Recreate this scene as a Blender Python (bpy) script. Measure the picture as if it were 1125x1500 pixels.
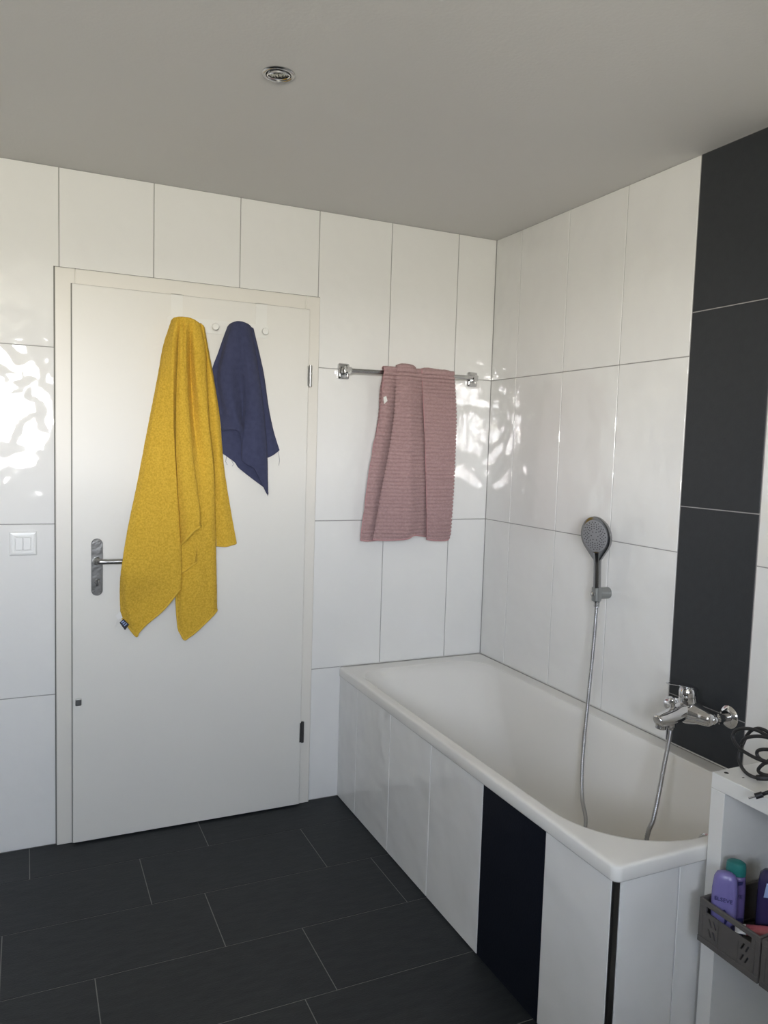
import bpy, bmesh, math, random
from mathutils import Vector, Matrix, noise
PI = math.pi
random.seed(7)
for o in list(bpy.data.objects): bpy.data.objects.remove(o)
scene = bpy.context.scene
COL = scene.collection

# ------------------------------------------------------------------ camera
CAM = Vector((-1.8282, -2.8696, 1.4328))
YAW, PITCH, ROLL, FPX = -0.4358, -0.0807, 0.0306, 1131.14
fw = Vector((-math.sin(YAW)*math.cos(PITCH), math.cos(YAW)*math.cos(PITCH), math.sin(PITCH)))
r0 = Vector((math.cos(YAW), math.sin(YAW), 0)); u0 = r0.cross(fw)
RT = r0*math.cos(ROLL)+u0*math.sin(ROLL); UP = -r0*math.sin(ROLL)+u0*math.cos(ROLL)
cd = bpy.data.cameras.new('camera'); cam = bpy.data.objects.new('camera', cd); COL.objects.link(cam)
cd.sensor_fit = 'VERTICAL'; cd.sensor_height = 36; cd.lens = FPX*36/1500; cd.clip_start = .02
M = Matrix((RT, UP, -fw)).transposed().to_4x4(); M.translation = CAM; cam.matrix_world = M
scene.camera = cam
def px(x, y, ax, val):                       # photo pixel -> point on the plane ax = val
    d = RT*((x-562.5)/FPX) - UP*((y-750)/FPX) + fw
    i = 'xyz'.index(ax); return CAM + d*((val-CAM[i])/d[i])

# ------------------------------------------------------------------ light and exposure
HC = 2.3355                                   # ceiling height
XL, YN = -3.05, -3.9                          # left wall, near wall (behind the camera)
WX0, WX1, WZ0, WZ1 = -2.85, -1.68, 1.24, 2.06   # window in the near wall
wd = bpy.data.worlds.new('sky'); scene.world = wd; wd.use_nodes = True
nt = wd.node_tree; nt.nodes.clear()
wo = nt.nodes.new('ShaderNodeOutputWorld'); bg = nt.nodes.new('ShaderNodeBackground')
tc = nt.nodes.new('ShaderNodeTexCoord'); sx = nt.nodes.new('ShaderNodeSeparateXYZ'); rp = nt.nodes.new('ShaderNodeValToRGB')
mr = nt.nodes.new('ShaderNodeMapRange'); mr.inputs[1].default_value = -1; mr.inputs[2].default_value = 1
nt.links.new(tc.outputs['Generated'], sx.inputs[0]); nt.links.new(sx.outputs['Z'], mr.inputs[0]); nt.links.new(mr.outputs[0], rp.inputs[0])
SKY = [(-1.0, (.47, .44, .36)), (-.03, (.57, .55, .48))]
for z_ in (.0, .05, .10, .17, .26, .40, .65, 1.0):          # clear sky: bright haze at the horizon easing to blue overhead
    l_ = .22+1.0*math.exp(-z_/.215); k_ = min(1, z_/.40)**.6
    SKY.append((z_, tuple(l_*(a_*(1-k_)+b_*k_) for a_, b_ in zip((1.0, .97, .93), (.72, .84, 1.04)))))
els = rp.color_ramp.elements                    # sunlit ground below the horizon, bright haze above it, blue higher up
for i_, (z_, c_) in enumerate(SKY):
    e_ = els[0] if i_ == 0 else (els[-1] if i_ == len(SKY)-1 else els.new((z_+1)/2))
    e_.position = (z_+1)/2; e_.color = (*c_, 1)
nt.links.new(rp.outputs[0], bg.inputs[0]); bg.inputs[1].default_value = 6.4
nt.links.new(bg.outputs[0], wo.inputs[0])
VY0, VY1 = -3.60, -3.02                       # second window, in the left wall
for (lx, ly, sz, rot) in (((WX0+WX1)/2, YN-.06, WX1-WX0, (PI/2, 0, 0)), (XL-.06, (VY0+VY1)/2, VY1-VY0, (PI/2, 0, -PI/2))):
    pd = bpy.data.lights.new('window_portal', 'AREA'); pd.shape = 'RECTANGLE'; pd.size = sz; pd.size_y = WZ1-WZ0; pd.cycles.is_portal = True
    po = bpy.data.objects.new('window_portal', pd); COL.objects.link(po)
    po.location = (lx, ly, (WZ0+WZ1)/2); po.rotation_euler = rot     # faces into the room
vs = scene.view_settings; vs.view_transform = 'Standard'; vs.look = 'None'; vs.gamma = 1; vs.use_curve_mapping = False
vs.exposure = 3.65

# ------------------------------------------------------------------ materials
def mat(name, col, rough=.5, metal=0, spec=.5, bump=None, vary=None, **kw):
    m = bpy.data.materials.new(name); m.use_nodes = True; n = m.node_tree; b = n.nodes['Principled BSDF']
    b.inputs['Base Color'].default_value = (*col, 1); b.inputs['Roughness'].default_value = rough
    b.inputs['Metallic'].default_value = metal; b.inputs['Specular IOR Level'].default_value = spec
    for k, v in kw.items(): b.inputs[k.replace('_', ' ')].default_value = v
    g = n.nodes.new('ShaderNodeNewGeometry')
    def noi(scale, detail=2, stretch=None):
        t = n.nodes.new('ShaderNodeTexNoise'); t.inputs['Scale'].default_value = scale; t.inputs['Detail'].default_value = detail
        if stretch:
            v = n.nodes.new('ShaderNodeVectorMath'); v.operation = 'MULTIPLY'; v.inputs[1].default_value = stretch
            n.links.new(g.outputs['Position'], v.inputs[0]); n.links.new(v.outputs[0], t.inputs['Vector'])
        else: n.links.new(g.outputs['Position'], t.inputs['Vector'])
        return t
    prev = None
    for bb in (bump or []):                   # (scale, distance, detail, stretch)
        t = noi(bb[0], bb[2] if len(bb) > 2 else 2, bb[3] if len(bb) > 3 else None)
        k = n.nodes.new('ShaderNodeBump'); k.inputs['Strength'].default_value = 1; k.inputs['Distance'].default_value = bb[1]
        n.links.new(t.outputs['Fac'], k.inputs['Height'])
        if prev: n.links.new(prev.outputs[0], k.inputs['Normal'])
        prev = k
    if prev: n.links.new(prev.outputs[0], b.inputs['Normal'])
    if vary:                                  # (scale, other colour, detail, stretch)
        t = noi(vary[0], vary[2] if len(vary) > 2 else 3, vary[3] if len(vary) > 3 else None)
        r = n.nodes.new('ShaderNodeValToRGB'); r.color_ramp.elements[0].position = .35; r.color_ramp.elements[1].position = .68
        r.color_ramp.elements[0].color = (*col, 1); r.color_ramp.elements[1].color = (*vary[1], 1)
        n.links.new(t.outputs['Fac'], r.inputs[0]); n.links.new(r.outputs[0], b.inputs['Base Color'])
    return m
MT = {
 'tile': mat('white_glazed_tile', (.80, .795, .775), .045, spec=.7, bump=[(10, .0062, 1.0), (28, .0003, 1)]),
 'dark_tile': mat('anthracite_tile', (.030, .033, .037), .55, spec=.35, bump=[(180, .0004, 3)], vary=(40, (.033, .036, .040))),
 'gloss_dark': mat('black_apron_tile', (.006, .0075, .014), .45, spec=.22, bump=[(180, .0003, 3)]),
 'floor': mat('slate_floor_tile', (.016, .019, .022), .55, spec=.35, bump=[(60, .0008, 4, (1, 5, 1)), (220, .0003, 2)], vary=(14, (.024, .027, .030), 5, (1, 4, 1))),
 'floor_grout': mat('grey_floor_grout', (.20, .20, .19), .9),
 'grout': mat('white_wall_grout', (.34, .33, .32), .9, bump=[(300, .0004, 2)]),
 'silicone': mat('white_silicone', (.66, .65, .62), .5),
 'plaster': mat('white_ceiling_paint', (.70, .69, .67), .75, bump=[(120, .0005, 4)]),
 'wallpaint': mat('unseen_wall_grey', (.26, .25, .235), .7, bump=[(120, .0005, 4)]),  # assumed mid-grey for the unseen walls, to cut bounce light
 'door': mat('cream_door_lacquer', (.74, .725, .68), .38, bump=[(90, .0002, 3)]),
 'frame': mat('cream_frame_lacquer', (.74, .715, .66), .4, bump=[(90, .0002, 3)]),
 'seal': mat('dark_seal_shadow', (.16, .155, .14), .8),  # door seal tone, also used for the frame's shadow line
 'rack': mat('white_rack_metal', (.76, .755, .72), .4),
 'chrome': mat('polished_chrome', (.72, .72, .73), .06, 1),
 'chrome_soft': mat('satin_chrome', (.50, .50, .50), .2, 1),
 'steel': mat('brushed_steel', (.42, .42, .41), .28, 1, bump=[(60, .0006, 3)]),
 'hinge': mat('dark_steel_hinge', (.16, .155, .15), .35, 1),
 'holder': mat('satin_holder', (.30, .31, .30), .3, .7),
 'plate': mat('worn_steel_plate', (.20, .20, .195), .3, .9, bump=[(50, .0012, 3)]),
 'shell': mat('shower_chrome', (.33, .33, .34), .12, 1),
 'hose': mat('metal_hose', (.42, .42, .43), .28, 1),
 'rubber': mat('black_rubber', (.012, .012, .013), .5),
 'cable': mat('black_cable', (.014, .014, .015), .45),
 'enamel': mat('white_bath_enamel', (.80, .785, .75), .09, bump=[(6, .0006, 1)]),
 'plastic_white': mat('white_plastic', (.80, .80, .78), .3),
 'melamine': mat('white_shelf_melamine', (.74, .735, .71), .4, bump=[(150, .0001, 2)]),
 'crate': mat('taupe_crate_plastic', (.105, .095, .088), .5),
 'lilac': mat('lilac_bottle', (.20, .175, .42), .25, vary=(5, (.18, .16, .39))),
 'lilac_dark': mat('violet_bottle', (.12, .09, .24), .25),
 'teal': mat('teal_cap', (.02, .17, .16), .35),
 'ink': mat('navy_print', (.02, .02, .10), .4),
 'navy_bottle': mat('dark_violet_bottle', (.035, .028, .09), .2),
 'film': mat('clear_film', (.8, .85, .86), .1, Transmission_Weight=.75, IOR=1.2),
 'pink_tube': mat('rose_tube', (.42, .10, .12), .35),
 'white_tag': mat('white_label', (.78, .77, .74), .7),
 'black_tag': mat('black_label', (.012, .012, .018), .6),
 'tag_print': mat('pale_blue_label_print', (.30, .38, .62), .6),
 'yellow': mat('mustard_terry', (.76, .49, .066), .95, spec=.1, bump=[(420, .0035, 4), (90, .002, 3)], vary=(160, (.60, .365, .036), 4), Sheen_Weight=.04),
 'yellow_hem': mat('mustard_hem', (.68, .44, .06), .9, spec=.1, bump=[(500, .001, 2)]),
 'blue': mat('navy_cotton', (.058, .064, .122), .95, spec=.1, bump=[(520, .002, 3)], vary=(60, (.048, .054, .104), 4), Sheen_Weight=.06),
 'pink': mat('rose_terry', (.47, .315, .312), .95, spec=.1, bump=[(420, .003, 4)], vary=(120, (.39, .250, .248), 4), Sheen_Weight=.08),
 'pink_hem': mat('rose_hem', (.50, .28, .29), .9, spec=.1, bump=[(500, .001, 2)]),
 'glass': mat('window_glass', (1, 1, 1), 0, Transmission_Weight=1, IOR=1.02),
 'pvc': mat('white_window_frame', (.8, .8, .79), .35),
 'lamp': mat('lamp_glint_cream', (.92, .90, .80), .12, .2),  # cream tone stands in for bright reflections in the spotlight
 'lamp_glass': mat('lamp_lens', (.9, .9, .88), .05, Transmission_Weight=.8, IOR=1.3),
 'dark': mat('dark_recess', (.02, .02, .02), .8),
}

g_ = MT['glass'].node_tree; g_.nodes.clear()     # thin window pane: mostly see-through, faint reflection
go = g_.nodes.new('ShaderNodeOutputMaterial'); gm = g_.nodes.new('ShaderNodeMixShader'); gt = g_.nodes.new('ShaderNodeBsdfTransparent'); gg = g_.nodes.new('ShaderNodeBsdfGlossy'); gf = g_.nodes.new('ShaderNodeFresnel')
gg.inputs['Roughness'].default_value = 0; gf.inputs[0].default_value = 1.45
g_.links.new(gf.outputs[0], gm.inputs[0]); g_.links.new(gt.outputs[0], gm.inputs[1]); g_.links.new(gg.outputs[0], gm.inputs[2]); g_.links.new(gm.outputs[0], go.inputs[0])

# ------------------------------------------------------------------ mesh helpers
class MB:
    def __init__(s): s.v = []; s.f = []
    def add(s, vs_, fs_):
        b = len(s.v); s.v += [tuple(v) for v in vs_]; s.f += [tuple(b+i for i in f) for f in fs_]
    def box(s, a, b, bev=0, seg=1):
        bm = bmesh.new(); bmesh.ops.create_cube(bm, size=1)
        c = [(a[i]+b[i])/2 for i in range(3)]; d = [abs(b[i]-a[i]) for i in range(3)]
        for v in bm.verts: v.co = Vector([c[i]+v.co[i]*d[i] for i in range(3)])
        if bev: bmesh.ops.bevel(bm, geom=bm.edges[:]+bm.verts[:], offset=min(bev, min(d)*.45), segments=seg, affect='EDGES', profile=.5)
        bm.verts.index_update(); s.add([v.co.copy() for v in bm.verts], [[v.index for v in f.verts] for f in bm.faces]); bm.free(); return s
    def loft(s, rings, closed=True, cap0=False, cap1=False):
        n = len(rings[0]); b = len(s.v)
        for r in rings: s.v += [tuple(p) for p in r]
        for i in range(len(rings)-1):
            for j in range(n if closed else n-1):
                k = (j+1) % n; s.f.append((b+i*n+j, b+i*n+k, b+(i+1)*n+k, b+(i+1)*n+j))
        if cap0: s.f.append(tuple(b+j for j in reversed(range(n))))
        if cap1: s.f.append(tuple(b+(len(rings)-1)*n+j for j in range(n)))
        return s
    def tube(s, pts, r, n=10, caps=True, rad=None):
        pts = [Vector(p) for p in pts]; rings = []; up = None
        for i, p in enumerate(pts):
            t = (pts[min(i+1, len(pts)-1)]-pts[max(i-1, 0)]).normalized()
            if up is None: up = t.orthogonal().normalized()
            up = (up - t*up.dot(t)).normalized(); w = t.cross(up); rr = rad[i] if rad else r
            rings.append([p+(up*math.cos(a)+w*math.sin(a))*rr for a in [2*PI*k/n for k in range(n)]])
        return s.loft(rings, True, caps, caps)
    def lathe(s, o, axis, prof, n=28, cap0=True, cap1=True, sy=1.0):    # prof: (dist along axis, radius)
        a = Vector(axis).normalized(); u = a.orthogonal().normalized(); w = a.cross(u); o = Vector(o)
        rings = [[o+a*h+(u*math.cos(t)+w*math.sin(t)*sy)*max(r, 1e-5) for t in [2*PI*k/n for k in range(n)]] for h, r in prof]
        return s.loft(rings, True, cap0, cap1)
    def build(s, name, m, parent=None, smooth=False, sub=0):
        me = bpy.data.meshes.new(name); me.from_pydata(s.v, [], s.f)
        bm = bmesh.new(); bm.from_mesh(me); bmesh.ops.recalc_face_normals(bm, faces=bm.faces[:]); bm.to_mesh(me); bm.free()
        me.materials.append(MT[m] if isinstance(m, str) else m)
        if smooth:
            for p in me.polygons: p.use_smooth = True
        o = bpy.data.objects.new(name, me); COL.objects.link(o)
        if parent is not None:
            o.parent = parent
            if any(parent.location): o.matrix_parent_inverse = Matrix.Translation(-parent.location)
        if smooth == 'auto':
            md = o.modifiers.new('split', 'EDGE_SPLIT'); md.split_angle = math.radians(38)
        if sub:
            md = o.modifiers.new('sub', 'SUBSURF'); md.levels = sub; md.render_levels = sub
        return o
def tag(o, label=None, cat=None, group=None, kind=None):
    if label: o['label'] = label
    if cat: o['category'] = cat
    if group: o['group'] = group
    if kind: o['kind'] = kind
    return o
def empty(name, loc, label, cat, group=None):
    o = bpy.data.objects.new(name, None); COL.objects.link(o); o.location = loc; o.empty_display_size = .05
    return tag(o, label, cat, group)
def boxobj(name, a, b, m, parent=None, bev=0, seg=1): return MB().box(a, b, bev, seg).build(name, m, parent)
def cr(p, t):                                  # Catmull-Rom through p, t in 0..1
    n = len(p)-1; x = min(max(t, 0), 1)*n; i = min(int(x), n-1); f = x-i
    a, b, c, d = p[max(i-1, 0)], p[i], p[i+1], p[min(i+2, n)]
    return b*1.0 + (c-a)*(.5*f) + (a*2-b*5+c*4-d)*(.5*f*f) + (b*3-a-c*3+d)*(.5*f*f*f)
def smooth_path(pts, n): 
    p = [Vector(q) for q in pts]; return [cr(p, i/(n-1)) for i in range(n)]
def disc_pts(o, u, w, r, n=24): return [Vector(o)+Vector(u)*(r*math.cos(2*PI*k/n))+Vector(w)*(r*math.sin(2*PI*k/n)) for k in range(n)]
def rrect(x0, x1, y0, y1, r, n=8):             # rounded rectangle, r = 4 radii (x0y0, x1y0, x1y1, x0y1), ccw
    if not isinstance(r, (tuple, list)): r = (r,)*4
    out = []
    for (cx, cy, a0, rr) in ((x0+r[0], y0+r[0], PI, r[0]), (x1-r[1], y0+r[1], 1.5*PI, r[1]), (x1-r[2], y1-r[2], 0, r[2]), (x0+r[3], y1-r[3], .5*PI, r[3])):
        out += [(cx+rr*math.cos(a0+k*PI/2/n), cy+rr*math.sin(a0+k*PI/2/n)) for k in range(n+1)]
    return out

# ------------------------------------------------------------------ room shell
J = .0030                                       # joint width
def tile_obj(parent, axis, plane, a0, a1, z0, z1, m, th=.008, sign=1):
    """tile on the wall axis = plane, its face on the plane, body behind it"""
    h = J/2
    if axis == 'y': A, B = (a0+h, plane, z0+h), (a1-h, plane+th, z1-h)
    else: A, B = (plane, a0+h, z0+h), (plane+th*sign, a1-h, z1-h)
    return boxobj('tile', A, B, m, parent, .0012, 1)
# far wall (with the door), face y = 0
wall_far = MB()
DX0, DX1, DZ = -1.700, -.828, 1.985            # door opening
wall_far.box((XL, .0022, 0), (DX0, .12, HC)).box((DX1, .0022, 0), (.12, .12, HC)).box((DX0, .0022, DZ), (DX1, .12, HC))
wall_far = tag(wall_far.build('wall_far', 'grout'), kind='structure')
boxobj('door_rebate', (DX0, .09, 0), (DX1, .12, DZ), 'dark', wall_far)
ZR = [0, .5441, 1.1434, 1.7427, HC]
xs = [0, -.1843]+[-.1843-.3075*k for k in range(1, 9)]+[XL]
for i in range(len(xs)-1):
    for r in range(4):
        a0, a1, z0, z1 = xs[i+1], xs[i], ZR[r], ZR[r+1]
        if a0 >= DX0-.03 and a1 <= DX1+.04 and z0 < DZ:
            z0 = max(z0, DZ)
            if z1 <= DZ: continue
        if r == 0 and a0 > -.67: continue       # behind the bath
        if r == 0 and a1 > -.67: a1 = -.66
        tile_obj(wall_far, 'y', 0, a0, a1, z0, z1, 'tile')
# right wall (along the bath), face x = 0
wall_right = tag(MB().box((.0022, YN, 0), (.12, .12, HC)).build('wall_right', 'grout'), kind='structure')
ys = [0, -.1861, -.4905, -.7949, -1.1005]
for i in range(4):
    for r in range(1, 4): tile_obj(wall_right, 'x', 0, ys[i+1], ys[i], ZR[r], ZR[r+1], 'tile')
dz = [.10, .6985, 1.287, 1.873, HC]
for i in range(4): tile_obj(wall_right, 'x', 0, -1.3862, -1.1015, dz[i], dz[i+1], 'dark_tile')
yy = [-1.3870-.3044*k for k in range(9)]
for i in range(8):
    for r in range(4): tile_obj(wall_right, 'x', 0, max(yy[i+1], YN), yy[i], ZR[r], ZR[r+1], 'tile')
# floor
floor = tag(MB().box((XL, YN, -.10), (.12, .12, -.0012)).build('floor', 'floor_grout'), kind='structure')
offs = [-1.2423, -.8975, -.734, -1.0863, -1.176, -.80, -1.15, -.92, -1.28, -.75, -1.05, -1.2, -.85, -.7]
rowy = [0]+[-(.2094+.2882*k) for k in range(13)]
GJ = .0026
for r in range(len(rowy)-1):
    y1, y0 = rowy[r], max(rowy[r+1], YN); x = offs[r]
    while x < 0: x += .5821
    while x > XL:
        a1, a0 = min(x, 0), max(x-.5821, XL)
        if r >= 0 and not (a0 > -.6 and y0 > -1.6):
            boxobj('tile', (a0+GJ/2, y0+GJ/2, -.009), (min(a1-GJ/2, 0), y1-GJ/2, 0), 'floor', floor, .0006)
        x -= .5821
# ceiling
ceiling = tag(boxobj('ceiling', (XL-.1, YN-.1, HC), (.12, .12, HC+.12), 'plaster'), kind='structure')
# left and near walls, out of view
wl = MB(); wl.box((XL-.25, YN-.1, 0), (XL, VY0, HC)).box((XL-.25, VY1, 0), (XL, .12, HC)).box((XL-.25, VY0, 0), (XL, VY1, WZ0)).box((XL-.25, VY0, WZ1), (XL, VY1, HC))
tag(wl.build('wall_left', 'wallpaint'), kind='structure')
wn = MB(); wn.box((XL, YN-.25, 0), (WX0, YN, HC)).box((WX1, YN-.25, 0), (.12, YN, HC)).box((WX0, YN-.25, 0), (WX1, YN, WZ0)).box((WX0, YN-.25, WZ1), (WX1, YN, HC))
tag(wn.build('wall_near', 'wallpaint'), kind='structure')
# window in the near wall
def make_window(name, a0, a1, P):               # P(along, out, z) -> point; out is measured outward from the inner wall face
    t = .06; am = (a0+a1)/2; w = MB()
    def bx(a, b, z0, z1): w.box(P(a, .10, z0), P(b, .16, z1), .004)
    bx(a0, a0+t, WZ0, WZ1); bx(a1-t, a1, WZ0, WZ1); bx(a0, a1, WZ0, WZ0+t); bx(a0, a1, WZ1-t, WZ1); bx(am-.05, am+.05, WZ0, WZ1)
    w = tag(w.build(name, 'pvc'), kind='structure')
    for p, q in ((a0+t, am-.05), (am+.05, a1-t)): boxobj('pane', P(p, .126, WZ0+t), P(q, .132, WZ1-t), 'glass', w)
    boxobj('window_sill', P(a0-.03, .09, WZ0-.03), P(a1+.03, -.05, WZ0), 'pvc', w, .004)
make_window('window_1', WX0, WX1, lambda a, o, z: (a, YN-o, z))
make_window('window_2', VY0, VY1, lambda a, o, z: (XL-o, a, z))

# ------------------------------------------------------------------ door, frame
fr = MB()
FX0, FX1, FZ, FY = -1.7356, -.7955, 2.008, -.013
fr.box((FX0, FY, 0), (-1.672, .0, FZ), .002).box((-.852, FY, 0), (FX1, .0, FZ), .002).box((-1.672, FY, 1.945), (-.852, .0, FZ), .002)
fr.box((DX0, 0, 0), (-1.672, .11, DZ)).box((-.852, 0, 0), (DX1, .11, DZ)).box((-1.672, 0, 1.945), (-.852, .11, DZ))
door_frame = tag(fr.build('trim_1', 'frame'), kind='structure')
sl = MB(); sl.box((FX0-.004, -.0035, 0), (FX0, 0, FZ+.003)).box((FX1, -.0025, 0), (FX1+.002, 0, FZ+.002)).box((FX0-.004, -.003, FZ), (FX1+.002, 0, FZ+.003))  # sealant bead, dark so it also draws the frame's shadow line
sl.build('sealant_shadow_line', 'seal', door_frame)
LX0, LX1, LZ0, LZ1 = -1.6838, -.8415, .006, 1.9555
door = tag(MB().box((LX0, -.030, LZ0), (LX1, FY-.0012, LZ1), .0025, 2).build('door_1', 'door'), kind='structure')
sg = MB(); sg.box((LX0-.0028, -.0165, LZ0), (LX0, FY-.0003, LZ1+.0025)).box((LX1, -.0165, LZ0), (LX1+.0022, FY-.0003, LZ1+.0025)).box((LX0, -.0165, LZ1), (LX1, FY-.0003, LZ1+.0025))
sg.build('door_gasket', 'seal', door)
for z0, z1, m in ((1.664, 1.746, 'steel'), (.258, .343, 'hinge')):
    h = MB(); xx = LX1+.008
    h.lathe((xx, -.026, z0), (0, 0, 1), [(0, .005), (.001, .0065), (.04, .0065), (.0403, .0055), (.0415, .0055), (.0418, .0065), (z1-z0-.001, .0065), (z1-z0, .005)], 16)
    h.box((xx-.013, -.0315, z0+.003), (xx-.004, -.029, z1-.003), .0005)
    h.build('hinge', m, door, 'auto')
# handle plate, lever, key hole
pl = MB(); pz0, pz1, pxc, pr_ = .894, 1.094, -1.6045, .0185
prof = rrect(pxc-pr_, pxc+pr_, pz0, pz1, pr_*.98, 8)
pl.loft([[(a, -.0302, c) for a, c in prof], [(a, -.0372, c) for a, c in prof], [(pxc+(a-pxc)*.93, -.0388, (pz0+pz1)/2+(c-(pz0+pz1)/2)*.987) for a, c in prof]], True, True, True)
plate = pl.build('handle_plate', 'plate', door, 'auto')
for xx, zz in ((-.010, 1.079), (.010, 1.079), (-.010, .909), (.010, .909)):
    MB().lathe((pxc+xx, -.0385, zz), (0, -1, 0), [(0, .003), (.0008, .003), (.001, .0018)], 12).build('screw', 'hinge', plate, 'auto')
hz = 1.0165
lv = MB(); lv.lathe((pxc, -.038, hz), (0, -1, 0), [(0, .0135), (.008, .0135), (.010, .0105), (.03, .0100)], 24)
lv.tube(smooth_path([(pxc, -.056, hz), (pxc, -.062, hz), (pxc+.005, -.068, hz), (pxc+.016, -.070, hz), (pxc+.06, -.070, hz), (pxc+.095, -.070, hz), (pxc+.106, -.068, hz), (pxc+.112, -.062, hz), (pxc+.113, -.050, hz)], 40), .0092, 16)
lv.build('lever', 'steel', door, True)
kh = MB(); kz = .944; kh.lathe((pxc, -.0385, kz), (0, -1, 0), [(0, .0095), (.003, .0095), (.004, .0085)], 20); kh.box((pxc-.004, -.0425, kz-.016), (pxc+.004, -.038, kz-.004), .002)
k = kh.build('lock_cylinder', 'chrome_soft', plate, 'auto')
boxobj('door_stopper', (-1.6755, -.0385, .506), (-1.6552, -.0300, .531), 'steel', door, .003, 2)
boxobj('keyway', (pxc-.0012, -.0432, kz-.005), (pxc+.0012, -.0424, kz+.006), 'dark', plate)

# light switch
sw = MB(); s0, s1, q0, q1 = -1.880, -1.7945, 1.0375, 1.1190
def frame_ring(mb, x0, x1, z0, z1, steps):      # steps: (inset, y)
    mb.loft([[(x0+i, y, z0+i), (x1-i, y, z0+i), (x1-i, y, z1-i), (x0+i, y, z1-i)] for i, y in steps], True)
frame_ring(sw, s0, s1, q0, q1, [(0, 0), (0, -.004), (.004, -.0075), (.010, -.0085), (.0105, -.0068), (.0145, -.0068), (.0150, -.0095), (.0185, -.0095), (.0188, -.004)])
sw.box((s0+.018, -.005, q0+.018), (s1-.018, 0, q1-.018))
sw = tag(sw.build('light_switch', 'plastic_white'), 'white double rocker light switch in a square frame beside the door', 'light switch')
mid = (s0+s1)/2
boxobj('rocker', (s0+.0195, -.0125, q0+.0195), (mid-.0006, -.005, q1-.0195), 'plastic_white', sw, .001, 2)
boxobj('rocker', (mid+.0006, -.0115, q0+.0195), (s1-.0195, -.005, q1-.0195), 'plastic_white', sw, .001, 2)

# over-door hook rack
rack = empty('hook_rack', (-1.18, -.03, 1.83), 'white flat metal hook rack with round knobs hung over the door top', 'hook rack')
for a, b in ((-1.3595, -1.3185), (-1.0525, -1.0110)):
    m = MB(); m.box((a, -.0318, 1.833), (b, -.0304, 1.9575)).box((a, -.0318, 1.9557), (b, -.0135, 1.9571)); m.build('strap', 'rack', rack)
pf = rrect(-1.372, -1.0055, 1.831, 1.879, .010, 5)
MB().loft([[(a, -.0319, c) for a, c in pf], [(a, -.0338, c) for a, c in pf]], True, True, True).build('rail', 'rack', rack)
KN = (-1.300, -1.2075, -1.115, -1.0235)
for kx in KN:
    MB().lathe((kx, -.0338, 1.853), (0, -1, 0), [(0, .004), (.020, .004), (.020, .0105), (.0215, .0125), (.027, .0125), (.029, .011)], 24).build('knob', 'rack', rack, 'auto')

# ------------------------------------------------------------------ towels
def sheet(mb, strings, nu, nv, disp=None, scal=None):
    """strings: left-to-right list of top-to-bottom world points; lofted into a grid"""
    cols = [smooth_path(s, nv) for s in strings]
    grid = []
    for j in range(nv):
        row = [cols[i][j] for i in range(len(cols))]
        grid.append([cr(row, i/(nu-1)) for i in range(nu)])
    out = []
    for j in range(nv):
        for i in range(nu):
            p = grid[j][i]
            if disp:
                du = grid[j][min(i+1, nu-1)]-grid[j][max(i-1, 0)]; dv = grid[min(j+1, nv-1)][i]-grid[max(j-1, 0)][i]
                n = du.cross(dv)
                if n.length > 1e-12:
                    n.normalize()
                    n = -n                  # outward: up over a rail, toward the wall behind it
                    d_ = disp(p, i/(nu-1), j/(nv-1)); q_ = p; p = p + n*d_
                    if scal: u_ = i/(nu-1)*2-1; p = p + du.normalized()*(scal(q_)*u_*abs(u_)**9)
            out.append(p)
    b = len(mb.v); mb.v += [tuple(p) for p in out]
    for j in range(nv-1):
        for i in range(nu-1): mb.f.append((b+j*nu+i, b+j*nu+i+1, b+(j+1)*nu+i+1, b+(j+1)*nu+i))
    return [[out[j*nu+i] for i in range(nu)] for j in range(nv)]
def solid(o, t):
    md = o.modifiers.new('thick', 'SOLIDIFY'); md.thickness = t; md.offset = 0; return o
def between(a, b, bottom, f=.5):                 # an extra string between two, with its own hem point
    s_ = [tuple(p[k]*(1-f)+q[k]*f for k in range(3)) for p, q in zip(a, b)]; s_[-1] = bottom; return s_
def conv(strs, ox, oy, sc):                      # crop pixel strings (x, y, depth cm from the door plane) -> world
    return [[px(ox+x/sc, oy+y/sc, 'y', -d/100.) for x, y, d in s] for s in strs]
def hem(pts, r, name, m, parent, n=60):
    return MB().tube(smooth_path(pts, n), r, 7).build(name, m, parent, True)
def fuzz(a, sc): return lambda p, u, v: a*(noise.noise(p*sc)+.6*noise.noise(p*sc*2.3))
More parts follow.
